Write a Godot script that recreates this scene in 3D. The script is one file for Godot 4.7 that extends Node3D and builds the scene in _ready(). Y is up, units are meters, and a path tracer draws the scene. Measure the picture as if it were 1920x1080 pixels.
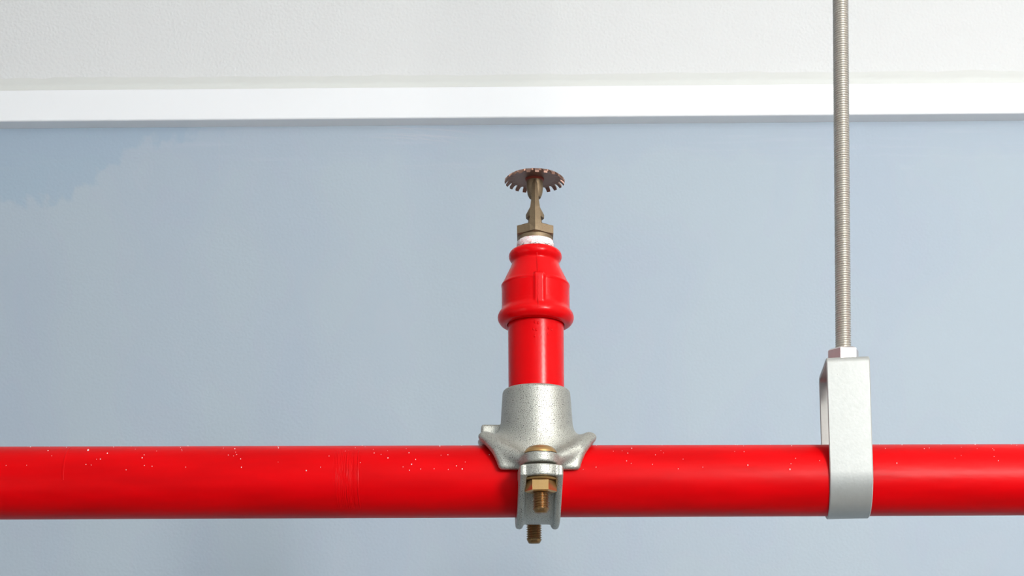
extends Node3D

# ------------------------------------------------------------------ numbers
const CAMERA_HEIGHT := 2.3
const CAMERA_Z := 0.73
const FOCAL := 2300.0                 # in pixels of the 1920 x 1080 frame
const AXIS_PIXEL := Vector2(1050, 1280)
const ROLL := -0.45
const WALL_Z := -0.52
const FRONT_WALL_Z := 1.75
const ROOM_LEFT := -2.0
const ROOM_RIGHT := 2.7
const CEILING_Y := 3.3
const RAIL_TOP := 2.9
const PIPE_Y := 2.4198
const PIPE_YAW := 1.6
const RISER_X := -0.0127
const MM := 0.001

var materials := {}

func _ready():
	make_camera_and_light()
	make_materials()
	make_room()
	make_pipe()
	make_clamp()
	make_riser()
	make_coupling()
	make_sprinkler()
	make_hanger()
	make_ceiling_light()

# ------------------------------------------------------------------ camera, sky, light
func make_camera_and_light():
	var camera := Camera3D.new()
	camera.name = "camera"
	camera.projection = Camera3D.PROJECTION_FRUSTUM
	camera.near = 0.05
	camera.far = 60.0
	camera.size = 1080.0 / FOCAL * camera.near
	camera.frustum_offset = Vector2(960.0 - AXIS_PIXEL.x, AXIS_PIXEL.y - 540.0) / FOCAL * camera.near
	camera.position = Vector3(0, CAMERA_HEIGHT, CAMERA_Z)
	camera.rotation_degrees = Vector3(0, 0, ROLL)
	add_child(camera)
	camera.current = true

	var environment := Environment.new()
	var sky := Sky.new()
	var sky_material := ProceduralSkyMaterial.new()
	sky_material.sky_top_color = Color(0.80, 0.83, 0.87)
	sky_material.sky_horizon_color = Color(0.95, 0.95, 0.95)
	sky_material.ground_horizon_color = Color(0.66, 0.65, 0.63)
	sky_material.ground_bottom_color = Color(0.55, 0.54, 0.52)
	sky_material.sky_energy_multiplier = 0.6
	sky_material.ground_energy_multiplier = 0.6
	sky.sky_material = sky_material
	environment.background_mode = Environment.BG_SKY
	environment.sky = sky
	environment.tonemap_mode = Environment.TONE_MAPPER_LINEAR
	environment.tonemap_exposure = 1.0
	environment.sdfgi_enabled = true
	environment.ssao_enabled = true
	environment.ssil_enabled = true
	var world := WorldEnvironment.new()
	world.name = "world"
	world.environment = environment
	add_child(world)

	# fill light for the left side, set in the added opening behind the camera
	var fill_light := AreaLight3D.new()
	fill_light.name = "fill_light"
	fill_light.area_size = Vector2(ADDED_WINDOW_RIGHT - ADDED_WINDOW_LEFT - 0.1, ADDED_WINDOW_TOP - ADDED_WINDOW_SILL - 0.1)
	fill_light.light_energy = 0.5
	fill_light.light_color = Color(1.0, 0.99, 0.97)
	fill_light.shadow_enabled = true
	fill_light.set("area_range", 12.0)
	fill_light.position = Vector3((ADDED_WINDOW_LEFT + ADDED_WINDOW_RIGHT) / 2, (ADDED_WINDOW_SILL + ADDED_WINDOW_TOP) / 2, FRONT_WALL_Z - 0.02)
	add_child(fill_light)

	# opal globe lamp under the ceiling, right of the camera
	var lamp := OmniLight3D.new()
	lamp.name = "lamp_light"
	lamp.light_energy = 2.0
	lamp.light_color = Color(1.0, 0.99, 0.975)
	lamp.light_size = LAMP_RADIUS * 0.95
	lamp.omni_range = 12.0
	lamp.omni_attenuation = 2.0
	lamp.shadow_enabled = true
	lamp.position = LAMP_AT
	add_child(lamp)

const LAMP_AT := Vector3(0.8, 2.78, 1.35)
const LAMP_RADIUS := 0.18

const ADDED_WINDOW_LEFT := -1.95  # edges of the unseen opening added for the left fill
const ADDED_WINDOW_RIGHT := -0.95
const ADDED_WINDOW_SILL := 1.3
const ADDED_WINDOW_TOP := 2.8

# ------------------------------------------------------------------ small helpers
func describe(o: Node, label: String, category: String, group := ""):
	o.set_meta("label", label)
	o.set_meta("category", category)
	if group:
		o.set_meta("group", group)

func thing(called: String, label: String, category: String, at: Vector3, turn := Vector3.ZERO) -> Node3D:
	var o := Node3D.new()
	o.name = called
	add_child(o, true)
	o.position = at
	o.rotation_degrees = turn
	describe(o, label, category)
	return o

func put(mesh: Mesh, called: String, material: Material, parent: Node = self, label := "") -> MeshInstance3D:
	var o := MeshInstance3D.new()
	o.name = called
	o.mesh = mesh
	if material:
		o.material_override = material
	o.cast_shadow = GeometryInstance3D.SHADOW_CASTING_SETTING_ON
	parent.add_child(o, true)
	if label:
		o.set_meta("label", label)
	return o

func structure(mesh: Mesh, called: String, material: Material) -> MeshInstance3D:
	var o := put(mesh, called, material)
	o.set_meta("kind", "structure")
	return o

func quad(st: SurfaceTool, a: Vector3, b: Vector3, c: Vector3, d: Vector3):
	# corners clockwise seen from the front
	for p in [a, b, c, a, c, d]:
		st.add_vertex(p)

func add_box(st: SurfaceTool, lo: Vector3, hi: Vector3):
	var p := []
	for i in 8:
		p.append(Vector3(hi.x if i & 1 else lo.x, hi.y if i & 2 else lo.y, hi.z if i & 4 else lo.z))
	quad(st, p[4], p[6], p[7], p[5])
	quad(st, p[1], p[3], p[2], p[0])
	quad(st, p[5], p[7], p[3], p[1])
	quad(st, p[0], p[2], p[6], p[4])
	quad(st, p[2], p[3], p[7], p[6])
	quad(st, p[4], p[5], p[1], p[0])

func start() -> SurfaceTool:
	var st := SurfaceTool.new()
	st.begin(Mesh.PRIMITIVE_TRIANGLES)
	st.set_smooth_group(-1)
	return st

func flat(st: SurfaceTool) -> ArrayMesh:
	st.generate_normals()
	return st.commit()

# a grid of points rows x columns as one smooth surface; closed joins the last column to the first
func grid_mesh(points: Array, closed: bool, uv_scale := Vector2.ZERO, flip := false) -> ArrayMesh:
	var rows := points.size()
	var columns: int = points[0].size()
	var vertices := PackedVector3Array()
	var normals := PackedVector3Array()
	var uvs := PackedVector2Array()
	var indices := PackedInt32Array()
	for r in rows:
		for c in columns:
			vertices.append(points[r][c])
			var left: Vector3 = points[r][(c - 1 + columns) % columns if closed else maxi(c - 1, 0)]
			var right: Vector3 = points[r][(c + 1) % columns if closed else mini(c + 1, columns - 1)]
			var below: Vector3 = points[maxi(r - 1, 0)][c]
			var above: Vector3 = points[mini(r + 1, rows - 1)][c]
			var n := (right - left).cross(above - below)
			n = n.normalized() if n.length() > 1e-12 else Vector3.UP
			normals.append(-n if flip else n)
			uvs.append(Vector2(float(c) / (columns if closed else columns - 1), float(r) / maxi(rows - 1, 1)))
	for r in rows - 1:
		for c in (columns if closed else columns - 1):
			var d := (c + 1) % columns
			var i0 := r * columns + c
			var i1 := r * columns + d
			var i2 := (r + 1) * columns + d
			var i3 := (r + 1) * columns + c
			if flip:
				indices.append_array([i0, i1, i2, i0, i2, i3])
			else:
				indices.append_array([i0, i2, i1, i0, i3, i2])
	var arrays := []
	arrays.resize(Mesh.ARRAY_MAX)
	arrays[Mesh.ARRAY_VERTEX] = vertices
	arrays[Mesh.ARRAY_NORMAL] = normals
	arrays[Mesh.ARRAY_TEX_UV] = uvs
	arrays[Mesh.ARRAY_INDEX] = indices
	var mesh := ArrayMesh.new()
	mesh.add_surface_from_arrays(Mesh.PRIMITIVE_TRIANGLES, arrays)
	return mesh

# profile of (radius, height) points in millimetres turned about y, sharp corners kept by doubling points
func lathe(profile: Array, segments := 48) -> ArrayMesh:
	var st := start()
	var n := profile.size()
	for i in n - 1:
		var a: Vector2 = profile[i] * MM
		var b: Vector2 = profile[i + 1] * MM
		if a.distance_to(b) < 1e-7:
			continue
		for k in segments:
			var t0 := TAU * k / segments
			var t1 := TAU * (k + 1) / segments
			var p := [Vector3(a.x * sin(t0), a.y, a.x * cos(t0)), Vector3(b.x * sin(t0), b.y, b.x * cos(t0)), Vector3(b.x * sin(t1), b.y, b.x * cos(t1)), Vector3(a.x * sin(t1), a.y, a.x * cos(t1))]
			# smooth normals about the axis, blended along the profile where the bend is gentle
			var na := profile_normal(profile, i, 0)
			var nb := profile_normal(profile, i, 1)
			var m := [Vector3(na.x * sin(t0), na.y, na.x * cos(t0)), Vector3(nb.x * sin(t0), nb.y, nb.x * cos(t0)), Vector3(nb.x * sin(t1), nb.y, nb.x * cos(t1)), Vector3(na.x * sin(t1), na.y, na.x * cos(t1))]
			var order := [0, 1, 2, 0, 2, 3]
			if a.x < 1e-7:
				order = [0, 1, 2]
			elif b.x < 1e-7:
				order = [0, 1, 3]
			for j in order:
				st.set_normal(m[j])
				st.set_uv(Vector2(float(k + (1 if j > 1 else 0)) / segments, 0))
				st.add_vertex(p[j])
	return st.commit()

func profile_normal(profile: Array, i: int, end: int) -> Vector2:
	var here: Vector2 = (profile[i + 1] - profile[i]).normalized()
	var j := i + (1 if end else -1)
	var n := Vector2(here.y, -here.x)
	if j >= 0 and j < profile.size() - 1:
		var there: Vector2 = (profile[j + 1] - profile[j]).normalized()
		if here.dot(there) > 0.7:
			n = (n + Vector2(there.y, -there.x)).normalized()
	return n

# a screw thread about y from y0 to y1 (millimetres)
func thread(radius: float, depth: float, pitch: float, y0: float, y1: float, segments := 28) -> ArrayMesh:
	var rows := []
	var steps := int((y1 - y0) / pitch * 7.0)
	for r in steps + 1:
		var y := lerpf(y0, y1, float(r) / steps)
		var row := []
		for c in segments:
			var a := TAU * c / segments
			var phase := fposmod(y / pitch - float(c) / segments, 1.0)
			var d := absf(phase - 0.5) * 2.0
			d = clampf(d * 1.35 - 0.15, 0.0, 1.0)
			var rr := (radius - depth * d) * MM
			row.append(Vector3(rr * sin(a), y * MM, rr * cos(a)))
		rows.append(row)
	return grid_mesh(rows, true)

# a hexagonal nut about y, its rims chamfered
func hex_nut(radius: float, y0: float, y1: float, turn: float, hole := 0.0) -> ArrayMesh:
	var st := start()
	var rings := [[0.86, y0], [1.0, y0 + (y1 - y0) * 0.1], [1.0, y1 - (y1 - y0) * 0.1], [0.86, y1]]
	var at := func(k: int, ring: Array, mid := false) -> Vector3:
		var a := turn + TAU * k / 6.0
		return Vector3(sin(a), 0, cos(a)) * radius * ring[0] * MM + Vector3(0, ring[1] * MM, 0)
	for k in 6:
		for r in 3:
			quad(st, at.call(k, rings[r]), at.call(k, rings[r + 1]), at.call(k + 1, rings[r + 1]), at.call(k + 1, rings[r]))
		for e in 2:
			var ring: Array = rings[3 if e else 0]
			var c := Vector3(0, ring[1] * MM, 0)
			var pts := [c, at.call(k, ring), at.call(k + 1, ring)]
			if e:
				pts = [c, at.call(k + 1, ring), at.call(k, ring)]
			for p in pts:
				st.add_vertex(p)
	return flat(st)

# ------------------------------------------------------------------ distance fields (millimetres)
func smooth_min(a: float, b: float, k: float) -> float:
	var h := maxf(k - absf(a - b), 0.0) / k
	return minf(a, b) - h * h * k * 0.25

func smooth_max(a: float, b: float, k: float) -> float:
	return -smooth_min(-a, -b, k)

func round_box(p: Vector3, half: Vector3, r: float) -> float:
	var q := p.abs() - half + Vector3(r, r, r)
	return Vector3(maxf(q.x, 0), maxf(q.y, 0), maxf(q.z, 0)).length() + minf(maxf(q.x, maxf(q.y, q.z)), 0.0) - r

func capsule(p: Vector3, a: Vector3, b: Vector3, ra: float, rb: float) -> float:
	var ab := b - a
	var t := clampf((p - a).dot(ab) / ab.length_squared(), 0.0, 1.0)
	return p.distance_to(a + ab * t) - lerpf(ra, rb, t)

# a cone frustum about y with rounded rims
func frustum(p: Vector3, y0: float, r0: float, y1: float, r1: float, e: float) -> float:
	var q := Vector2(p.x, p.z).length()
	var t := clampf((p.y - y0) / (y1 - y0), -0.2, 1.2)
	var slope := (r1 - r0) / (y1 - y0)
	var side := (q - lerpf(r0, r1, t)) / sqrt(1.0 + slope * slope)
	var ends := maxf(y0 - p.y, p.y - y1)
	return smooth_max(side, ends, e)

func torus(p: Vector3, y: float, r: float, tube: float) -> float:
	return Vector2(Vector2(p.x, p.z).length() - r, p.y - y).length() - tube

# surface nets: one vertex in each cell the surface crosses, one quad round each crossed edge
func surface_net(f: Callable, lo: Vector3, hi: Vector3, cell: float) -> ArrayMesh:
	var b := 4
	var n := Vector3i(((hi - lo) / (cell * b)).ceil()) * b
	var sx := n.x + 1
	var sy := n.y + 1
	var sz := n.z + 1
	var vals := PackedFloat32Array()
	vals.resize(sx * sy * sz)
	vals.fill(1.0)
	var reach := cell * b * 0.87 * 1.4
	var near := []
	for bz in n.z / b:
		for by in n.y / b:
			for bx in n.x / b:
				var c: Vector3 = lo + (Vector3(bx, by, bz) + Vector3(0.5, 0.5, 0.5)) * cell * b
				var d: float = f.call(c)
				if absf(d) < reach:
					near.append(Vector3i(bx, by, bz) * b)
				elif d < 0:
					for k in b + 1:
						for j in b + 1:
							for i in b + 1:
								var at: int = ((bz * b + k) * sy + by * b + j) * sx + bx * b + i
								if vals[at] == 1.0:
									vals[at] = -1.0
	var done := PackedByteArray()
	done.resize(vals.size())
	for o: Vector3i in near:
		for k in b + 1:
			for j in b + 1:
				for i in b + 1:
					var at: int = ((o.z + k) * sy + o.y + j) * sx + o.x + i
					if done[at] == 0:
						done[at] = 1
						vals[at] = f.call(lo + Vector3(o.x + i, o.y + j, o.z + k) * cell)
	var index := {}
	var vertices := PackedVector3Array()
	var normals := PackedVector3Array()
	var indices := PackedInt32Array()
	var step := [1, sx, sx * sy]
	var corner := []
	for i in 8:
		corner.append((1 if i & 1 else 0) + (sx if i & 2 else 0) + (sx * sy if i & 4 else 0))
	var edges := []
	for i in 8:
		for a in 3:
			if not (i >> a) & 1:
				edges.append([i, i | (1 << a)])
	for o: Vector3i in near:
		for k in b:
			for j in b:
				for i in b:
					var base: int = ((o.z + k) * sy + o.y + j) * sx + o.x + i
					var inside := 0
					for q in 8:
						if vals[base + corner[q]] < 0.0:
							inside += 1
					if inside == 0 or inside == 8:
						continue
					var sum := Vector3.ZERO
					var count := 0
					for e in edges:
						var v0 := vals[base + corner[e[0]]]
						var v1 := vals[base + corner[e[1]]]
						if (v0 < 0.0) != (v1 < 0.0):
							var t := v0 / (v0 - v1)
							var p0 := Vector3(e[0] & 1, (e[0] >> 1) & 1, (e[0] >> 2) & 1)
							var p1 := Vector3(e[1] & 1, (e[1] >> 1) & 1, (e[1] >> 2) & 1)
							sum += p0.lerp(p1, t)
							count += 1
					var p: Vector3 = lo + (Vector3(o.x + i, o.y + j, o.z + k) + sum / count) * cell
					var h := cell * 0.6
					var g := Vector3(f.call(p + Vector3(h, 0, 0)) - f.call(p - Vector3(h, 0, 0)), f.call(p + Vector3(0, h, 0)) - f.call(p - Vector3(0, h, 0)), f.call(p + Vector3(0, 0, h)) - f.call(p - Vector3(0, 0, h)))
					index[base] = vertices.size()
					vertices.append(p * MM)
					normals.append(g.normalized())
	for base: int in index:
		for a in 3:
			var v0 := vals[base]
			var v1 := vals[base + step[a]]
			if (v0 < 0.0) == (v1 < 0.0):
				continue
			var s1: int = step[(a + 1) % 3]
			var s2: int = step[(a + 2) % 3]
			if not (index.has(base - s1) and index.has(base - s2) and index.has(base - s1 - s2)):
				continue
			var q := [index[base], index[base - s1], index[base - s1 - s2], index[base - s2]]
			if v0 < 0.0:
				indices.append_array([q[0], q[2], q[1], q[0], q[3], q[2]])
			else:
				indices.append_array([q[0], q[1], q[2], q[0], q[2], q[3]])
	var arrays := []
	arrays.resize(Mesh.ARRAY_MAX)
	arrays[Mesh.ARRAY_VERTEX] = vertices
	arrays[Mesh.ARRAY_NORMAL] = normals
	arrays[Mesh.ARRAY_INDEX] = indices
	var mesh := ArrayMesh.new()
	mesh.add_surface_from_arrays(Mesh.PRIMITIVE_TRIANGLES, arrays)
	return mesh

# ------------------------------------------------------------------ materials
func noise(frequency: float, octaves: int, seed_value: int) -> FastNoiseLite:
	var n := FastNoiseLite.new()
	n.seed = seed_value
	n.frequency = frequency
	n.fractal_octaves = octaves
	n.noise_type = FastNoiseLite.TYPE_SIMPLEX_SMOOTH
	return n

func grain_image(size: int, frequency: float, octaves: int, seed_value: int) -> Image:
	return noise(frequency, octaves, seed_value).get_seamless_image(size, size)

func normal_texture(size: int, frequency: float, octaves: int, seed_value: int, strength: float, width := 1) -> ImageTexture:
	var image := noise(frequency, octaves, seed_value).get_seamless_image(size * width, size)
	image.convert(Image.FORMAT_RGBA8)
	image.bump_map_to_normal_map(strength)
	return ImageTexture.create_from_image(image)

# albedo with dark pits and pale grains on a base colour
func speckle_texture(size: int, base: Color, dark: Color, pale: Color, seed_value: int, dark_at: float, pale_at: float, soft := 0.15, grain := 0.16) -> ImageTexture:
	var fine := grain_image(size, grain, 2, seed_value)
	var coarse := grain_image(size, 0.02, 3, seed_value + 7)
	var image := Image.create(size, size, false, Image.FORMAT_RGB8)
	for y in size:
		for x in size:
			var f := fine.get_pixel(x, y).r
			var g := coarse.get_pixel(x, y).r
			var c := base.lerp(pale, clampf((g - 0.5) * 1.2 + 0.3, 0.0, 1.0) * 0.5)
			c = c.lerp(dark, clampf((dark_at + (g - 0.5) * 0.25 - f) / soft, 0.0, 1.0))
			c = c.lerp(pale, clampf((f - pale_at) / soft, 0.0, 1.0))
			image.set_pixel(x, y, c)
	return ImageTexture.create_from_image(image)

func standard(color: Color, roughness: float, metallic := 0.0) -> StandardMaterial3D:
	var m := StandardMaterial3D.new()
	m.albedo_color = color
	m.roughness = roughness
	m.metallic = metallic
	return m

func triplanar(m: StandardMaterial3D, repeats_per_metre: float):
	m.uv1_triplanar = true
	m.uv1_triplanar_sharpness = 4.0
	m.uv1_scale = Vector3.ONE * repeats_per_metre

func make_materials():
	var wall_grain := normal_texture(512, 0.14, 2, 11, 2.0)
	# blue wall paint
	var wall := standard(Color.WHITE, 0.62)
	wall.albedo_texture = wall_paint()
	wall.normal_enabled = true
	wall.normal_texture = normal_texture(1024, 0.17, 2, 5, 2.0, 2)
	wall.normal_scale = 0.09
	materials.wall = wall
	var blue := standard(Color(0.668, 0.715, 0.757), 0.62)
	materials.blue = blue
	var white_plaster := standard(Color(0.93, 0.93, 0.925), 0.8)
	white_plaster.normal_enabled = true
	white_plaster.normal_texture = wall_grain
	white_plaster.normal_scale = 0.35
	white_plaster.uv1_triplanar = true
	white_plaster.uv1_world_triplanar = true
	white_plaster.uv1_scale = Vector3.ONE * 3.3
	materials.ceiling = white_plaster
	var plaster := white_plaster.duplicate()
	plaster.albedo_color = Color(0.868, 0.866, 0.858)
	materials.plaster = plaster
	materials.trim = standard(Color(0.955, 0.955, 0.955), 0.4)
	materials.caulk = standard(Color(0.86, 0.86, 0.84), 0.7)
	materials.floor = standard(Color(0.65, 0.63, 0.605), 0.5)
	materials.frame = standard(Color(0.9, 0.9, 0.9), 0.4)
	var glass := standard(Color(1, 1, 1, 0.06), 0.02)
	glass.transparency = BaseMaterial3D.TRANSPARENCY_ALPHA
	materials.glass = glass

	# red enamel
	var pipe := standard(Color.WHITE, 0.36)
	pipe.albedo_texture = pipe_paint()
	pipe.normal_enabled = true
	pipe.normal_texture = pipe_relief()
	pipe.normal_scale = 0.35
	pipe.metallic_specular = 0.22
	materials.pipe = pipe
	var enamel := standard(Color.WHITE, 0.22)
	enamel.albedo_texture = speckle_texture(512, Color(0.80, 0.005, 0.025), Color(0.75, 0.0, 0.02), Color(0.82, 0.01, 0.03), 31, 0.1, 0.88)
	enamel.normal_enabled = true
	enamel.normal_texture = normal_texture(512, 0.03, 3, 33, 2.0)
	enamel.normal_scale = 0.15
	triplanar(enamel, 22.0)
	enamel.metallic_specular = 0.3
	materials.enamel = enamel

	# galvanised casting
	var cast := standard(Color.WHITE, 0.44, 0.68)
	cast.albedo_texture = speckle_texture(512, Color(0.70, 0.695, 0.655), Color(0.27, 0.26, 0.24), Color(0.79, 0.785, 0.75), 41, 0.375, 0.75, 0.22, 0.115)
	cast.normal_enabled = true
	cast.normal_texture = normal_texture(512, 0.1, 2, 43, 4.0)
	cast.normal_scale = 0.35
	triplanar(cast, 24.0)
	materials.cast = cast
	# zinc plated strip of the hanger
	var zinc := standard(Color.WHITE, 0.45, 0.5)
	zinc.albedo_texture = speckle_texture(512, Color(0.70, 0.70, 0.68), Color(0.45, 0.40, 0.34), Color(0.74, 0.74, 0.72), 51, 0.12, 0.8)
	zinc.normal_enabled = true
	zinc.normal_texture = normal_texture(512, 0.05, 3, 53, 1.0)
	zinc.normal_scale = 0.2
	triplanar(zinc, 16.0)
	materials.zinc = zinc
	var rod := standard(Color.WHITE, 0.38, 0.75)
	rod.albedo_texture = speckle_texture(256, Color(0.76, 0.73, 0.68), Color(0.33, 0.27, 0.22), Color(0.84, 0.82, 0.78), 61, 0.25, 0.8)
	triplanar(rod, 40.0)
	materials.rod = rod
	materials.nut = standard(Color(0.80, 0.77, 0.76), 0.34, 0.8)
	var gold := standard(Color.WHITE, 0.3, 0.9)
	gold.albedo_texture = speckle_texture(256, Color(0.76, 0.60, 0.38), Color(0.42, 0.28, 0.18), Color(0.82, 0.66, 0.46), 71, 0.22, 0.8, 0.3)
	triplanar(gold, 50.0)
	materials.gold = gold
	var plated := standard(Color.WHITE, 0.24, 0.9)
	plated.albedo_texture = speckle_texture(256, Color(0.58, 0.45, 0.30), Color(0.26, 0.17, 0.11), Color(0.66, 0.52, 0.36), 73, 0.3, 0.8, 0.3)
	triplanar(plated, 50.0)
	materials.bolt = plated
	# bronze of the sprinkler
	var bronze := standard(Color.WHITE, 0.5, 0.6)
	bronze.albedo_texture = speckle_texture(256, Color(0.51, 0.435, 0.335), Color(0.30, 0.23, 0.16), Color(0.60, 0.52, 0.41), 81, 0.3, 0.75)
	bronze.normal_enabled = true
	bronze.normal_texture = normal_texture(256, 0.15, 2, 83, 3.0)
	bronze.normal_scale = 0.4
	triplanar(bronze, 60.0)
	materials.bronze = bronze
	var copper := standard(Color.WHITE, 0.45, 0.55)
	copper.albedo_texture = speckle_texture(256, Color(0.50, 0.375, 0.325), Color(0.26, 0.16, 0.11), Color(0.57, 0.43, 0.34), 91, 0.22, 0.8)
	triplanar(copper, 45.0)
	materials.copper = copper
	var tape := standard(Color.WHITE, 0.7)
	tape.albedo_texture = speckle_texture(256, Color(0.93, 0.91, 0.90), Color(0.75, 0.1, 0.12), Color(0.96, 0.95, 0.94), 95, 0.34, 0.8, 0.08)
	tape.uv1_triplanar = true
	tape.uv1_scale = Vector3(14, 90, 14)
	materials.tape = tape
	var glow := standard(Color(0.9, 0.9, 0.9), 0.5)
	glow.emission_enabled = true
	glow.emission = Color(1.0, 0.99, 0.975)
	glow.emission_energy_multiplier = 2.0
	materials.glow = glow
	materials.fibre = standard(Color(0.33, 0.20, 0.14), 0.8)

# paint of the wall in view: one repeat is 1.4 m wide and 0.7 m high, hung from the ceiling
func wall_paint() -> ImageTexture:
	var w := 2048
	var h := 1024
	var image := Image.create(w, h, false, Image.FORMAT_RGB8)
	var mottled := noise(0.004, 3, 3)
	var edge := noise(0.035, 3, 9)
	var base := Color(0.678, 0.724, 0.758)
	var roller := Color(0.664, 0.710, 0.760)       # the second coat, a little more violet
	var patch := Color(0.622, 0.692, 0.752)        # the bluer patch in the corner
	for y in h:
		for x in w:
			var t := mottled.get_noise_2d(x, y * 0.5) * 0.5 + 0.5
			var c := base.lerp(roller, clampf((t - 0.35) * 2.2, 0.0, 1.0))
			var e := edge.get_noise_2d(x, y) * 22.0
			# brushed band along the top edge
			var band := 105.0 + edge.get_noise_2d(x * 0.3, 5.0) * 30.0
			var streak := edge.get_noise_2d(x * 0.12, y * 3.0)
			if y < band:
				c = c.lerp(roller, 0.6 * clampf((band - y) / 20.0, 0.0, 1.0))
				c = c.lerp(Color(0.71, 0.742, 0.78), clampf(streak - 0.15, 0.0, 1.0) * 0.5)
			# bluer patch: deep at the far left, thin to the right
			var low: float = 158.0 if x < 500 else (158.0 - (x - 500) * 0.75)
			low = maxf(low, 70.0 - maxf(x - 660, 0) * 0.2)
			if float(y) < low + e:
				c = c.lerp(patch, clampf((low + e - y) / 14.0, 0.0, 1.0) * (0.75 if x < 700 else 0.3))
			image.set_pixel(x, y, c)
	# pale sweeps left by the brush
	var pale := Color(0.755, 0.755, 0.775)
	var rng := RandomNumberGenerator.new()
	rng.seed = 4
	for k in 22:
		var y0 := 46.0 + rng.randf() * 18.0
		var x0 := 940.0 + rng.randf() * 80.0
		var length := 60.0 + rng.randf() * 80.0
		var bend := 6.0 + rng.randf() * 14.0
		sweep(image, pale, x0, y0, length, bend, 0.12 + rng.randf() * 0.3)
	for k in 5:
		sweep(image, pale, 985.0 + rng.randf() * 40.0, 101.0 + k * 2.0, 80.0 + rng.randf() * 70.0, -4.0 + rng.randf() * 8.0, 0.14 + rng.randf() * 0.12)
	for k in 14:
		sweep(image, pale, 1300.0 + rng.randf() * 600.0, 56.0 + rng.randf() * 45.0, 100.0 + rng.randf() * 160.0, rng.randf() * 6.0, 0.05 + rng.randf() * 0.1)
	# runs and seams of paint
	for y in range(56, 124):
		blend(image, pale, 726, y, 0.2)
		blend(image, pale, 727, y, 0.12)
	return ImageTexture.create_from_image(image)

func sweep(image: Image, color: Color, x0: float, y0: float, length: float, bend: float, strength: float):
	for i in int(length):
		var t := i / length
		var y := y0 + bend * t * t
		var s := strength * sin(PI * clampf(t * 0.9 + 0.08, 0.0, 1.0))
		blend(image, color, int(x0) + i, int(y), s * (1.0 - fposmod(y, 1.0)))
		blend(image, color, int(x0) + i, int(y) + 1, s * fposmod(y, 1.0))

func blend(image: Image, color: Color, x: int, y: int, s: float):
	if x >= 0 and y >= 0 and x < image.get_width() and y < image.get_height():
		image.set_pixel(x, y, image.get_pixel(x, y).lerp(color, s))

# paint of the long pipe: one repeat is 0.66 m long; rows run round the pipe, front at 0.25, top at 0.5
const PIPE_REPEAT := 0.66

func pipe_paint() -> ImageTexture:
	var w := 2048
	var h := 512
	var image := Image.create(w, h, false, Image.FORMAT_RGB8)
	var mottled := noise(0.012, 3, 21)
	var red := Color(0.805, 0.0, 0.025)
	var deep := Color(0.74, 0.0, 0.02)
	for y in h:
		for x in w:
			image.set_pixel(x, y, red.lerp(deep, clampf(mottled.get_noise_2d(x * 0.25, y) + 0.4, 0.0, 1.0)))
	return ImageTexture.create_from_image(image)

func pipe_column(pixel_x: float) -> int:
	return int(fposmod(((pixel_x - 1010.0) / 3151.0 + 1.0) / PIPE_REPEAT, 1.0) * 2048.0)

func pipe_relief() -> ImageTexture:
	var w := 2048
	var h := 512
	var image := Image.create(w, h, false, Image.FORMAT_RGBA8)
	var wave := noise(0.03, 4, 23)
	var rng := RandomNumberGenerator.new()
	rng.seed = 29
	var scratch := PackedFloat32Array()
	scratch.resize(w)
	for k in 26:
		scratch[(pipe_column(640.0 + rng.randf() * 50.0)) % w] += rng.randf() * 1.6 - 0.8
	var run := pipe_column(155.0)                 # a run in the paint that half rings the pipe
	for y in h:
		for x in w:
			var v := 0.5 + wave.get_noise_2d(x * 0.35, y) * 0.25
			if scratch[x] != 0.0 and y > 50 and y < 200:
				v += scratch[x] * clampf(wave.get_noise_2d(x * 5.0, y * 0.7) + 0.5, 0.0, 1.0)
			if absi(x - run) < 2 and y > 120 and y < 265:
				v += 0.5
			image.set_pixel(x, y, Color(v, v, v))
	image.bump_map_to_normal_map(3.0)
	return ImageTexture.create_from_image(image)

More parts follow.
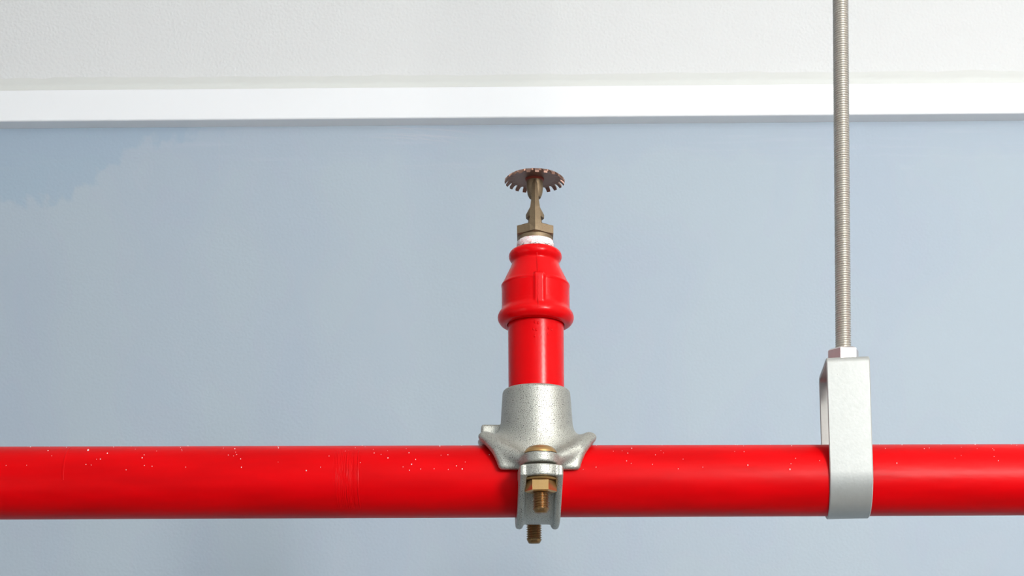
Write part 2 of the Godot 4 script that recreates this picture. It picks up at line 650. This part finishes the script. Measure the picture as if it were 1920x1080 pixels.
# ------------------------------------------------------------------ the room
func make_room():
	var t := 0.15
	# wall with its paint laid out from the ceiling down
	var st := start()
	var corners := [Vector3(ROOM_LEFT, 0, WALL_Z), Vector3(ROOM_LEFT, RAIL_TOP, WALL_Z), Vector3(ROOM_RIGHT, RAIL_TOP, WALL_Z), Vector3(ROOM_RIGHT, 0, WALL_Z)]
	for i in [0, 1, 2, 0, 2, 3]:
		var p: Vector3 = corners[i]
		st.set_normal(Vector3(0, 0, 1))
		st.set_tangent(Plane(1, 0, 0, 1))
		st.set_uv(Vector2((p.x + 0.84) / 1.4, (RAIL_TOP - p.y) / 0.7))
		st.add_vertex(p)
	var face := st.commit()
	var back := start()
	add_box(back, Vector3(ROOM_LEFT - t, -t, WALL_Z - t), Vector3(ROOM_RIGHT + t, RAIL_TOP, WALL_Z - 0.001))
	back.generate_normals()
	var wall_mesh: ArrayMesh = back.commit(face)
	wall_mesh.surface_set_material(0, materials.wall)
	wall_mesh.surface_set_material(1, materials.blue)
	structure(wall_mesh, "wall_back", null)
	# the same wall above the rail, plastered off-white
	st = start()
	add_box(st, Vector3(ROOM_LEFT - t, RAIL_TOP, WALL_Z - t), Vector3(ROOM_RIGHT + t, CEILING_Y + t, WALL_Z))
	structure(flat(st), "wall_back_upper", materials.plaster)

	st = start()
	add_box(st, Vector3(ROOM_LEFT - t, CEILING_Y, WALL_Z - t), Vector3(ROOM_RIGHT + t, CEILING_Y + t, FRONT_WALL_Z + t))
	structure(flat(st), "ceiling", materials.ceiling)
	st = start()
	add_box(st, Vector3(ROOM_LEFT - t, -t, WALL_Z - t), Vector3(ROOM_RIGHT + t, 0, FRONT_WALL_Z + t))
	structure(flat(st), "floor", materials.floor)
	st = start()
	add_box(st, Vector3(ROOM_LEFT - t, 0, WALL_Z), Vector3(ROOM_LEFT, CEILING_Y, FRONT_WALL_Z))
	structure(flat(st), "wall_left", materials.blue)
	st = start()
	add_box(st, Vector3(ROOM_RIGHT, 0, WALL_Z), Vector3(ROOM_RIGHT + t, CEILING_Y, FRONT_WALL_Z))
	structure(flat(st), "wall_right", materials.ceiling)
	st = start()
	var z0 := FRONT_WALL_Z
	var z1 := FRONT_WALL_Z + t
	add_box(st, Vector3(ROOM_LEFT - t, 0, z0), Vector3(ADDED_WINDOW_LEFT, CEILING_Y, z1))
	add_box(st, Vector3(ADDED_WINDOW_RIGHT, 0, z0), Vector3(ROOM_RIGHT + t, CEILING_Y, z1))
	add_box(st, Vector3(ADDED_WINDOW_LEFT, 0, z0), Vector3(ADDED_WINDOW_RIGHT, ADDED_WINDOW_SILL, z1))
	add_box(st, Vector3(ADDED_WINDOW_LEFT, ADDED_WINDOW_TOP, z0), Vector3(ADDED_WINDOW_RIGHT, CEILING_Y, z1))
	structure(flat(st), "wall_front", materials.blue)

	# added out of view to let fill light in from the left
	var added_window := Node3D.new()
	added_window.name = "added_window_1"
	added_window.set_meta("kind", "structure")
	add_child(added_window)
	added_window.position = Vector3(ADDED_WINDOW_LEFT, ADDED_WINDOW_SILL, z0 + 0.06)
	var ww := ADDED_WINDOW_RIGHT - ADDED_WINDOW_LEFT
	var wh := ADDED_WINDOW_TOP - ADDED_WINDOW_SILL
	st = start()
	for x in [0.0, ww / 2 - 0.025, ww - 0.05]:
		add_box(st, Vector3(x, 0, 0), Vector3(x + 0.05, wh, 0.05))
	for y in [0.0, wh - 0.05]:
		add_box(st, Vector3(0, y, 0.002), Vector3(ww, y + 0.05, 0.048))
	put(flat(st), "added_window_frame", materials.frame, added_window)
	for k in 2:
		st = start()
		add_box(st, Vector3(0.05 + k * (ww / 2 - 0.025), 0.05, 0.02), Vector3(ww / 2 - 0.025 + k * (ww / 2 - 0.025), wh - 0.05, 0.026))
		put(flat(st), "added_pane", materials.glass, added_window)

	# white rail between the two paints
	var depth := 0.0165
	var low := RAIL_TOP - 0.031
	var r := 0.0016
	var outline := [Vector2(0, low), Vector2(depth - r, low)]
	for k in 6:
		var a := PI / 2 * k / 5.0
		outline.append(Vector2(depth - r + r * sin(a), low + r - r * cos(a)))
	for k in 4:
		var a := PI / 2 * k / 3.0
		outline.append(Vector2(depth - 0.0008 + 0.0008 * cos(a), RAIL_TOP - 0.0008 + 0.0008 * sin(a)))
	outline.append(Vector2(0, RAIL_TOP))
	st = start()
	for i in outline.size() - 1:
		var a: Vector2 = outline[i]
		var b: Vector2 = outline[i + 1]
		var d := (b - a).normalized()
		st.set_normal(Vector3(0, -d.x, d.y))
		var q := [Vector3(ROOM_LEFT, a.y, WALL_Z + a.x), Vector3(ROOM_LEFT, b.y, WALL_Z + b.x), Vector3(ROOM_RIGHT, b.y, WALL_Z + b.x), Vector3(ROOM_RIGHT, a.y, WALL_Z + a.x)]
		for j in [0, 1, 2, 0, 2, 3]:
			st.add_vertex(q[j])
	var trim := structure(st.commit(), "trim_1", materials.trim)
	# plaster dressed down to the rail in a shallow uneven hollow
	var lumps := noise(18.0, 3, 77)
	var rows := []
	for k in 13:
		var row := []
		for i in 601:
			var x := lerpf(-0.9, 0.9, i / 600.0)
			var s := k / 12.0
			var tall := 0.021 + 0.002 * lumps.get_noise_2d(x, 3.0)
			var thick := 0.0035 * pow(clampf((s - 0.02) / 0.45, 0.0, 1.0), 0.6) * (1.0 - smoothstep(0.45, 1.0, s)) + 0.0004 * lumps.get_noise_2d(x * 3.0, s * 0.4) * sin(PI * s)
			row.append(Vector3(x, RAIL_TOP + s * tall, WALL_Z + thick - (0.0003 if k == 12 else -0.0002)))
		rows.append(row)
	put(grid_mesh(rows, false, Vector2.ZERO, true), "filler_bead", materials.caulk, trim, "off-white filler along the top of the rail")

# ------------------------------------------------------------------ lamp out of the frame
func make_ceiling_light():
	var root := thing("ceiling_light", "round opal globe lamp glowing under the white ceiling", "lamp", Vector3(LAMP_AT.x, CEILING_Y, LAMP_AT.z))
	put(lathe([Vector2(0, -28), Vector2(50, -28), Vector2(62, -22), Vector2(66, 0)], 40), "lamp_base", materials.frame, root)
	put(lathe([Vector2(6, LAMP_AT.y / MM - CEILING_Y / MM + 170), Vector2(6, -26)], 16), "stem", materials.frame, root)
	var globe := []
	for k in 25:
		var a := PI * k / 24.0
		globe.append(Vector2(sin(a), -cos(a)) * LAMP_RADIUS / MM)
	var opal := put(lathe(globe, 48), "globe", materials.glow, root, "glowing opal globe")
	opal.position = Vector3(0, LAMP_AT.y - CEILING_Y, 0)

# ------------------------------------------------------------------ red pipe
func make_pipe():
	var root := Vector3(RISER_X, PIPE_Y, 0)
	var length_left := -1.985 - RISER_X
	var length_right := 2.685 - RISER_X
	var mesh_rows := []
	var segments := 96
	var radius := 0.0212
	var st := start()
	var x0 := length_left
	var x1 := length_right
	for k in segments:
		var a0 := TAU * k / segments
		var a1 := TAU * (k + 1) / segments
		# a = 0 behind the bottom; front of the pipe (+z) at a quarter, top at a half
		var q := []
		for e in [[x0, a0, k], [x0, a1, k + 1], [x1, a1, k + 1], [x1, a0, k]]:
			var n := Vector3(0, -cos(e[1]), sin(e[1]))
			q.append([Vector3(e[0], 0, 0) + n * radius, n, Vector2((e[0] + 1.0) / PIPE_REPEAT, float(e[2]) / segments)])
		for j in [0, 1, 2, 0, 2, 3]:
			st.set_normal(q[j][1])
			st.set_tangent(Plane(1, 0, 0, 1))
			st.set_uv(q[j][2])
			st.add_vertex(q[j][0])
	var o := put(st.commit(), "sprinkler_pipe", materials.pipe)
	o.position = root
	o.rotation_degrees = Vector3(0, PIPE_YAW, 0)
	# drops of white ceiling paint spattered on the upper side, every which way
	var rng := RandomNumberGenerator.new()
	rng.seed = 17
	var drops := start()
	for k in 420:
		var up := deg_to_rad(8.0 + rng.randf() * 164.0)
		var big := rng.randf()
		var size := (0.14 + rng.randf() * 0.13 if big < 0.75 else (0.27 + rng.randf() * 0.13 if big < 0.97 else 0.55)) * MM
		var bead := SphereMesh.new()
		bead.radius = size
		bead.height = size * (2.0 + rng.randf())
		bead.radial_segments = 6
		bead.rings = 3
		var out := Vector3(0, sin(up), cos(up))
		drops.append_from(bead, 0, Transform3D(Basis(Vector3.RIGHT, PI / 2 - up + PI / 2), Vector3(lerpf(-0.36, 0.36, rng.randf()) + 0.03, 0, 0) + out * radius))
	put(drops.commit(), "paint_drops", standard(Color(0.90, 0.90, 0.89), 0.7), o, "tiny white drops of ceiling paint").set_meta("kind", "stuff")
	describe(o, "long glossy red pipe running level in front of the blue wall", "pipe")

# ------------------------------------------------------------------ galvanised clamp
const CLAMP_YAW := 4.5

func housing_field(p: Vector3) -> float:
	var x := p.x
	# half sleeve over the pipe
	var ring := Vector2(p.y, p.z).length()
	var w: float
	if p.y > 20.0:
		w = lerpf(29.5, 33.0, clampf((p.y - 20.0) / 4.0, 0.0, 1.3))
	elif p.y > 13.0:
		w = lerpf(26.0, 29.5, (p.y - 13.0) / 7.0)
	else:
		w = lerpf(23.2, 26.0, clampf((p.y - 2.0) / 11.0, 0.0, 1.0))
	var sleeve := smooth_max(ring - 26.2, absf(x) - w, 4.0)
	sleeve = smooth_max(sleeve, 2.6 - p.y, 3.0)
	var d := sleeve
	# ridges from the tips down to the lugs, front and rear
	var m := Vector3(absf(x), p.y, absf(p.z))
	var ridge := minf(capsule(m, Vector3(30.5, 24.5, 9.0), Vector3(22.0, 16.0, 21.5), 2.6, 3.0), capsule(m, Vector3(22.0, 16.0, 21.5), Vector3(8.5, 8.0, 30.0), 3.0, 3.0))
	d = smooth_min(d, ridge, 7.0)
	# neck that takes the riser
	d = smooth_min(d, frustum(p, 10.0, 23.2, 54.3, 20.0, 2.6), 8.0)
	# lugs for the bolts
	var lug := Vector3(x, p.y - 7.3, absf(p.z))
	var flat_lug := maxf(absf(lug.y) - 3.0, 0.0)
	var plan := maxf(Vector2(lug.x, lug.z - 34.0).length() - 9.8, -999.0)
	var bar := maxf(absf(lug.x) - 9.8, maxf(16.0 - lug.z, lug.z - 34.0))
	plan = minf(plan, bar)
	var lug_d := smooth_max(plan, absf(lug.y) - 3.1, 1.6)
	d = smooth_min(d, lug_d, 3.0)
	# raised block behind the left tip
	d = smooth_min(d, round_box(p - Vector3(-24.8, 26.6, -9.0), Vector3(8.2, 8.2, 5.0), 1.8), 1.5)
	# room for the pipe and the riser
	d = maxf(d, 22.3 - ring)
	d = maxf(d, -maxf(Vector2(x, p.z).length() - 17.0, 30.0 - p.y))
	# nothing of it below the parting line
	return smooth_max(d, 3.8 - p.y - (1.2 if ring < 27.0 else 0.0), 0.8)

func strap_field(p: Vector3) -> float:
	var ring := Vector2(p.y, p.z).length()
	var x := p.x
	var z := absf(p.z)
	# web round the underside of the pipe
	var web := smooth_max(ring - 25.4, absf(x) - 9.5, 1.0)
	web = maxf(web, p.y - 2.8)
	# two side walls that grow out to the lugs
	var outer := ring - 28.3
	# outer edge of the wall: a line from the lug tip down and in
	var slant := Vector2(z, p.y).dot(Vector2(0.595, -0.804)) - 28.3
	var gusset := maxf(slant, maxf(z - 43.0, maxf(-23.0 - p.y, p.y - 2.8)))
	var wall_side := minf(outer, gusset)
	wall_side = smooth_max(wall_side, p.y - 2.8, 1.0)
	var half := 12.3 + clampf(-p.y, 0.0, 26.0) * 0.02
	var wall := smooth_max(wall_side, absf(absf(x) - (half - 2.1)) - 2.1, 2.0)
	var d := smooth_min(web, wall, 1.6)
	# lugs
	var plan := Vector2(x, z - 33.6).length() - 12.4
	plan = minf(plan, maxf(absf(x) - 12.4, maxf(18.0 - z, z - 33.6)))
	var lug := smooth_max(plan, absf(p.y + 0.35) - 3.3, 1.2)
	d = smooth_min(d, lug, 1.0)
	return maxf(d, 21.9 - ring)

func make_clamp():
	var root := thing("pipe_clamp", "galvanised cast clamp bolted round the red pipe, holding the upright riser", "clamp", Vector3(RISER_X, PIPE_Y, 0), Vector3(0, CLAMP_YAW, 0))
	put(surface_net(housing_field, Vector3(-37, 0, -48), Vector3(37, 58, 48), 0.8), "housing", materials.cast, root, "speckled grey cast housing with a round neck")
	put(surface_net(strap_field, Vector3(-15, -31, -49), Vector3(15, 5, 49), 0.7), "strap", materials.cast, root, "grey channel-shaped strap under the pipe")
	for s in [1, -1]:
		var low: float = -23.6 if s > 0 else -33.0
		var z: float = 34.0 * s
		var bolt := put(thread(4.85, 0.85, 1.45, low + 2.2, 9.0), "bolt", materials.bolt, root, "yellow plated threaded bolt")
		bolt.position = Vector3(0, 0, z * MM)
		put(lathe([Vector2(9.3, 10.3), Vector2(9.2, 11.0), Vector2(8.4, 12.4), Vector2(6.6, 13.8), Vector2(4.0, 14.7), Vector2(0, 15.1)], 40), "bolt_head", materials.gold, bolt)
		put(lathe([Vector2(0, low), Vector2(3.3, low), Vector2(3.6, low + 0.3), Vector2(4.5, low + 2.0), Vector2(4.6, low + 2.6)], 32), "bolt_tip", materials.bolt, bolt)
		put(hex_nut(9.1, -11.9, -5.0, deg_to_rad(30.0 - 5.0)), "nut", materials.gold, bolt, "hexagonal yellow plated nut")
		put(lathe([Vector2(8.0, -5.4), Vector2(9.9, -5.1), Vector2(10.2, -4.6), Vector2(9.9, -4.0), Vector2(5.0, -3.6)], 40), "washer", materials.gold, bolt)

# ------------------------------------------------------------------ riser
func make_riser():
	var o := put(lathe([Vector2(14.0, 46.0), Vector2(16.6, 46.0), Vector2(16.6, 100.0), Vector2(14.0, 100.0)], 72), "riser_pipe", materials.enamel)
	o.position = Vector3(RISER_X, PIPE_Y, 0)
	# blisters in the paint under the coupling
	var rng := RandomNumberGenerator.new()
	rng.seed = 5
	var st := start()
	for spot in [[-1.0, 90.0], [5.5, 89.6], [-4.0, 86.0], [1.5, 85.6], [-1.5, 82.0], [27.0, 87.0], [26.0, 83.5], [34.0, 86.5]]:
		var a := deg_to_rad(spot[0])
		var bead := SphereMesh.new()
		bead.radius = 0.55 * MM
		bead.height = 1.7 * MM
		bead.radial_segments = 10
		bead.rings = 6
		st.append_from(bead, 0, Transform3D(Basis(), Vector3(sin(a) * 16.5, spot[1], cos(a) * 16.5) * MM))
	put(st.commit(), "paint_blisters", materials.enamel, o).set_meta("kind", "stuff")
	describe(o, "short upright red pipe rising out of the grey clamp", "pipe")

# ------------------------------------------------------------------ reducing coupling
func coupling_field(p: Vector3) -> float:
	var d := frustum(p, 100.0, 20.2, 116.5, 20.2, 1.0)
	d = smooth_min(d, frustum(p, 116.0, 20.3, 129.0, 13.8, 0.8), 1.2)
	d = smooth_min(d, frustum(p, 126.0, 13.7, 134.0, 13.7, 1.0), 1.6)
	d = smooth_min(d, torus(p, 133.6, 12.2, 3.6), 1.6)
	d = smooth_min(d, frustum(p, 94.0, 19.8, 104.0, 19.8, 1.0), 1.0)
	d = smooth_min(d, torus(p, 97.2, 18.2, 4.5), 2.0)
	# a rib in front and one behind, turned seven degrees
	var q := Vector3(p.x * 0.9925 - p.z * 0.1219, p.y, absf(p.x * 0.1219 + p.z * 0.9925))
	d = smooth_min(d, round_box(q - Vector3(0, 109.8, 17.5), Vector3(2.8, 8.4, 3.5), 0.9), 1.2)
	d = maxf(d, -maxf(Vector2(p.x, p.z).length() - 10.9, 130.0 - p.y))
	return maxf(d, -maxf(Vector2(p.x, p.z).length() - 16.9, p.y - 101.0))

func make_coupling():
	var root := thing("reducing_coupling", "red painted reducing coupling with ribs, between riser and brass sprinkler head", "pipe fitting", Vector3(RISER_X, PIPE_Y, 0))
	put(surface_net(coupling_field, Vector3(-25, 90, -25), Vector3(25, 139, 25), 0.7), "coupling_body", materials.enamel, root)
	# casting seam down the front
	var line := [Vector2(14.9, 136.0), Vector2(15.7, 133.8), Vector2(13.9, 129.2), Vector2(20.25, 116.8), Vector2(21.0, 115.0), Vector2(21.0, 103.0), Vector2(22.2, 99.6), Vector2(22.7, 97.2), Vector2(21.4, 94.0)]
	var rows := []
	for i in line.size():
		var row := []
		for c in 6:
			var a := TAU * c / 6.0
			row.append(Vector3(0.32 * cos(a), line[i].y, line[i].x - 0.05 + 0.32 * sin(a)) * MM)
		rows.append(row)
	var seam := put(grid_mesh(rows, true), "casting_seam", materials.enamel, root)
	seam.rotation_degrees = Vector3(0, 5.0, 0)

# ------------------------------------------------------------------ sprinkler head
func make_sprinkler():
	var root := thing("fire_sprinkler", "bronze upright fire sprinkler head with a toothed round deflector on top", "sprinkler", Vector3(RISER_X, PIPE_Y, 0), Vector3(0, 1.5, 0))
	# six-sided wrench boss, corner to the front
	var body := put(hex_nut(12.4, 144.8, 150.6, 0.0), "wrench_boss", materials.bronze, root)
	put(lathe([Vector2(0, 141.0), Vector2(10.2, 141.0), Vector2(10.4, 144.9)], 40), "collar", materials.bronze, body)
	put(lathe([Vector2(10.6, 150.4), Vector2(5.6, 152.6), Vector2(4.2, 154.0), Vector2(3.9, 156.4), Vector2(5.4, 156.5), Vector2(5.5, 158.6), Vector2(3.2, 163.0), Vector2(0, 163.4)], 8), "seat", materials.bronze, root)
	# the two arms of the frame
	var path := [[145.5, 11.2, 3.4, 1.4], [151.0, 10.2, 3.5, 1.8], [154.0, 9.6, 3.2, 2.0], [160.0, 8.6, 2.9, 2.0], [165.0, 7.2, 2.3, 1.9], [170.0, 5.8, 1.8, 1.8], [175.0, 4.8, 1.6, 1.6], [178.0, 4.0, 1.4, 1.4]]
	for s in [0, 1]:
		var st := start()
		for i in path.size() - 1:
			var rings := []
			for e in [path[i], path[i + 1]]:
				var ring := []
				for c in [[0.0, 1.0], [1.0, 0.0], [0.75, -1.0], [-0.75, -1.0], [-1.0, 0.0]]:
					ring.append(Vector3(c[0] * e[2], e[0], e[1] + c[1] * e[3]) * MM)
				rings.append(ring)
			for c in 5:
				quad(st, rings[0][(c + 1) % 5], rings[0][c], rings[1][c], rings[1][(c + 1) % 5])
		var arm := put(flat(st), "frame_arm", materials.bronze, root)
		arm.rotation_degrees = Vector3(0, 180.0 * s, 0)
	put(lathe([Vector2(0, 168.6), Vector2(3.4, 168.8), Vector2(4.3, 170.6), Vector2(4.9, 174.0), Vector2(4.9, 180.4)], 40), "frame_boss", materials.bronze, root)
	put(lathe([Vector2(4.9, 178.6), Vector2(5.5, 179.0), Vector2(5.7, 180.2)], 40), "sealing_ring", standard(Color(0.50, 0.17, 0.07), 0.5), root, "rust-orange ring under the deflector")
	var deflector := put(deflector_mesh(), "deflector", materials.copper, root, "coppery round plate with cut teeth")
	deflector.position = Vector3(0, 181.2 * MM, 0)
	deflector.rotation_degrees = Vector3(3.0, 0, 0)
	# thread wound with white tape, frayed hemp at its foot
	var lumps := noise(3.0, 3, 7)
	var rows := []
	for k in 12:
		var row := []
		var s := k / 11.0
		for c in 64:
			var a := TAU * c / 64.0
			var rr := 10.5 + 0.5 * sin(PI * s) + 0.55 * lumps.get_noise_3d(cos(a) * 0.6, s * 2.6 + 0.3 * sin(a), sin(a) * 0.6)
			row.append(Vector3(rr * sin(a), lerpf(137.4, 142.6, s), rr * cos(a)) * MM)
		rows.append(row)
	var tape := put(grid_mesh(rows, true), "thread_tape", materials.tape, root, "white tape with red smears wound on the thread")
	var st := start()
	var rng := RandomNumberGenerator.new()
	rng.seed = 12
	for k in 60:
		var a := rng.randf() * TAU
		var from := Vector3(sin(a) * 10.9, 137.2 + rng.randf() * 1.0, cos(a) * 10.9)
		var b := a + (rng.randf() - 0.5) * 0.7
		var reach := 11.6 + rng.randf() * (1.2 if rng.randf() < 0.93 else 3.4)
		var to := Vector3(sin(b) * reach, 137.4 + rng.randf() * 1.2, cos(b) * reach)
		var side := (to - from).cross(Vector3.UP).normalized() * 0.16
		var up := Vector3(0, 0.16, 0)
		var ring := [side, up, -side, -up]
		for c in 4:
			quad(st, (from + ring[c]) * MM, (to + ring[c] * 0.4) * MM, (to + ring[(c + 1) % 4] * 0.4) * MM, (from + ring[(c + 1) % 4]) * MM)
	var hemp := put(flat(st), "hemp_fibres", materials.fibre, tape, "brown frayed fibres")
	hemp.set_meta("kind", "stuff")

func deflector_mesh() -> ArrayMesh:
	var teeth := 22
	var st := start()
	var drop := func(r: float) -> float:
		return 0.0 if r < 14.8 else -0.35 * (r - 14.8) - 0.12 * (r - 14.8) * (r - 14.8)
	var at := func(r: float, degrees: float, top: bool) -> Vector3:
		var a := deg_to_rad(degrees)
		return Vector3(r * sin(a), drop.call(r) - (0.0 if top else 1.1), r * cos(a)) * MM
	var pitch := 360.0 / teeth
	var half := 4.5
	var radii := [15.6, 16.2, 16.8, 17.4, 17.9]
	for k in teeth:
		var mid := 4.0 + pitch * k
		# the plate inside the teeth, its rim scooped between them
		var angles := [mid - half, mid, mid + half]
		var rims := [15.6, 15.6, 15.6]
		for i in 5:
			var t := (i + 1) / 6.0
			angles.append(lerpf(mid + half, mid + pitch - half, t))
			rims.append(15.6 - 0.6 * sin(PI * t))
		angles.append(mid + pitch - half)
		rims.append(15.6)
		for i in angles.size() - 1:
			for top in [true, false]:
				for band in [[0.0, 6.0], [6.0, 12.0], [12.0, -1.0]]:
					var r0: float = band[0]
					var a0: Vector3 = at.call(r0, angles[i], top)
					var a1: Vector3 = at.call(r0, angles[i + 1], top)
					var b0: Vector3 = at.call(band[1] if band[1] > 0 else rims[i], angles[i], top)
					var b1: Vector3 = at.call(band[1] if band[1] > 0 else rims[i + 1], angles[i + 1], top)
					if top:
						quad(st, a0, a1, b1, b0)
					else:
						quad(st, a0, b0, b1, a1)
			if i >= 2:
				quad(st, at.call(rims[i], angles[i], false), at.call(rims[i], angles[i], true), at.call(rims[i + 1], angles[i + 1], true), at.call(rims[i + 1], angles[i + 1], false))
		# the tooth
		for i in radii.size() - 1:
			var taper0: float = half - 0.22 * i
			var taper1: float = half - 0.22 * (i + 1)
			var l0: float = mid - taper0
			var h0: float = mid + taper0
			var l1: float = mid - taper1
			var h1: float = mid + taper1
			var r0: float = radii[i]
			var r1: float = radii[i + 1]
			quad(st, at.call(r0, l0, true), at.call(r0, h0, true), at.call(r1, h1, true), at.call(r1, l1, true))
			quad(st, at.call(r0, l0, false), at.call(r1, l1, false), at.call(r1, h1, false), at.call(r0, h0, false))
			quad(st, at.call(r0, l0, false), at.call(r0, l0, true), at.call(r1, l1, true), at.call(r1, l1, false))
			quad(st, at.call(r1, h1, false), at.call(r1, h1, true), at.call(r0, h0, true), at.call(r0, h0, false))
		var e: float = half - 0.22 * 4
		quad(st, at.call(17.9, mid - e, false), at.call(17.9, mid - e, true), at.call(17.9, mid + e, true), at.call(17.9, mid + e, false))
	return flat(st)

# ------------------------------------------------------------------ hanger and rod
const HANGER_AT := Vector3(0.1713, PIPE_Y, -0.0051)

func make_hanger():
	var root := thing("pipe_hanger", "zinc plated strip loop hanger carrying the red pipe below the threaded rod", "pipe hanger", HANGER_AT, Vector3(0, -7.0, 0))
	# centre line of the strip, in the plane across the pipe
	var inner := 23.3
	var thick := 1.6
	var rise := 2.1
	var top := 68.3
	var corner := 3.2
	var mid := inner + thick / 2
	var path := []
	for k in 41:
		var a := PI * k / 40.0
		path.append(Vector2(mid * cos(a), rise - mid * sin(a)))        # (z, y) front, under, behind
	for k in 9:
		path.append(Vector2(-mid, lerpf(rise, top - corner, (k + 1) / 9.0)))
	for k in 6:
		var a := PI / 2 * (k + 1) / 6.0
		path.append(Vector2(-mid + corner - corner * cos(a), top - corner + corner * sin(a) - thick / 2))
	for k in 8:
		path.append(Vector2(lerpf(-mid + corner, mid - corner, (k + 1) / 8.0), top - thick / 2))
	for k in 6:
		var a := PI / 2 * (k + 1) / 6.0
		path.append(Vector2(mid - corner + corner * sin(a), top - corner + corner * cos(a) - thick / 2))
	for k in 8:
		path.append(Vector2(mid, lerpf(top - corner, rise, (k + 1) / 9.0)))
	var n := path.size()
	var rows := []
	# rounded edges of the strip: (across, outward)
	var half := 12.3
	var e := 0.5
	var section := [Vector2(-half, -thick / 2 + e), Vector2(-half, thick / 2 - e), Vector2(-half + e, thick / 2), Vector2(half - e, thick / 2), Vector2(half, thick / 2 - e), Vector2(half, -thick / 2 + e), Vector2(half - e, -thick / 2), Vector2(-half + e, -thick / 2)]
	var st := start()
	var ring_of := func(i: int) -> Array:
		var p: Vector2 = path[i % n]
		var t: Vector2 = (path[(i + 1) % n] - path[(i - 1 + n) % n]).normalized()
		var out := Vector2(-t.y, t.x)                                   # (z, y)
		if out.dot(p - Vector2(0, 22)) < 0:
			out = -out
		var lean: float = (p.y - top) * -0.022                        # hangs a little askew
		var ring := []
		for s: Vector2 in section:
			var q: Vector2 = p + out * s.y
			ring.append(Vector3(s.x + lean, q.y, q.x) * MM)
		return ring
	var out_of := func(i: int) -> Vector3:
		var p: Vector2 = path[i % n]
		var t: Vector2 = (path[(i + 1) % n] - path[(i - 1 + n) % n]).normalized()
		var out := Vector2(-t.y, t.x)
		if out.dot(p - Vector2(0, 22)) < 0:
			out = -out
		return Vector3(0, out.y, out.x)
	for i in n:
		var r0: Array = ring_of.call(i)
		var r1: Array = ring_of.call(i + 1)
		var o0: Vector3 = out_of.call(i)
		var o1: Vector3 = out_of.call(i + 1)
		for c in 8:
			var d := (c + 1) % 8
			var across: Vector2 = (section[d] - section[c]).normalized()
			var nx := -across.y
			var no := across.x
			# section runs so that its outside lies to the left
			var n0 := (Vector3.RIGHT * nx + o0 * no).normalized()
			var n1 := (Vector3.RIGHT * nx + o1 * no).normalized()
			for v in [[r0[c], n0], [r0[d], n0], [r1[d], n1], [r0[c], n0], [r1[d], n1], [r1[c], n1]]:
				st.set_normal(v[1])
				st.add_vertex(v[0])
	put(st.commit(), "hanger_band", materials.zinc, root, "flat zinc plated strip bent into a loop")
	put(hex_nut(9.5, top, top + 10.2, deg_to_rad(20.7 - 13.0 + 30.0 + 7.0)), "hanger_nut", materials.nut, root, "bright hexagonal nut")

	var rod := put(thread(4.68, 0.5, 1.38, 58.0, (CEILING_Y - PIPE_Y) / MM, 24), "threaded_rod", materials.rod)
	rod.position = HANGER_AT
	describe(rod, "long thin threaded steel rod hanging from the white ceiling", "rod")
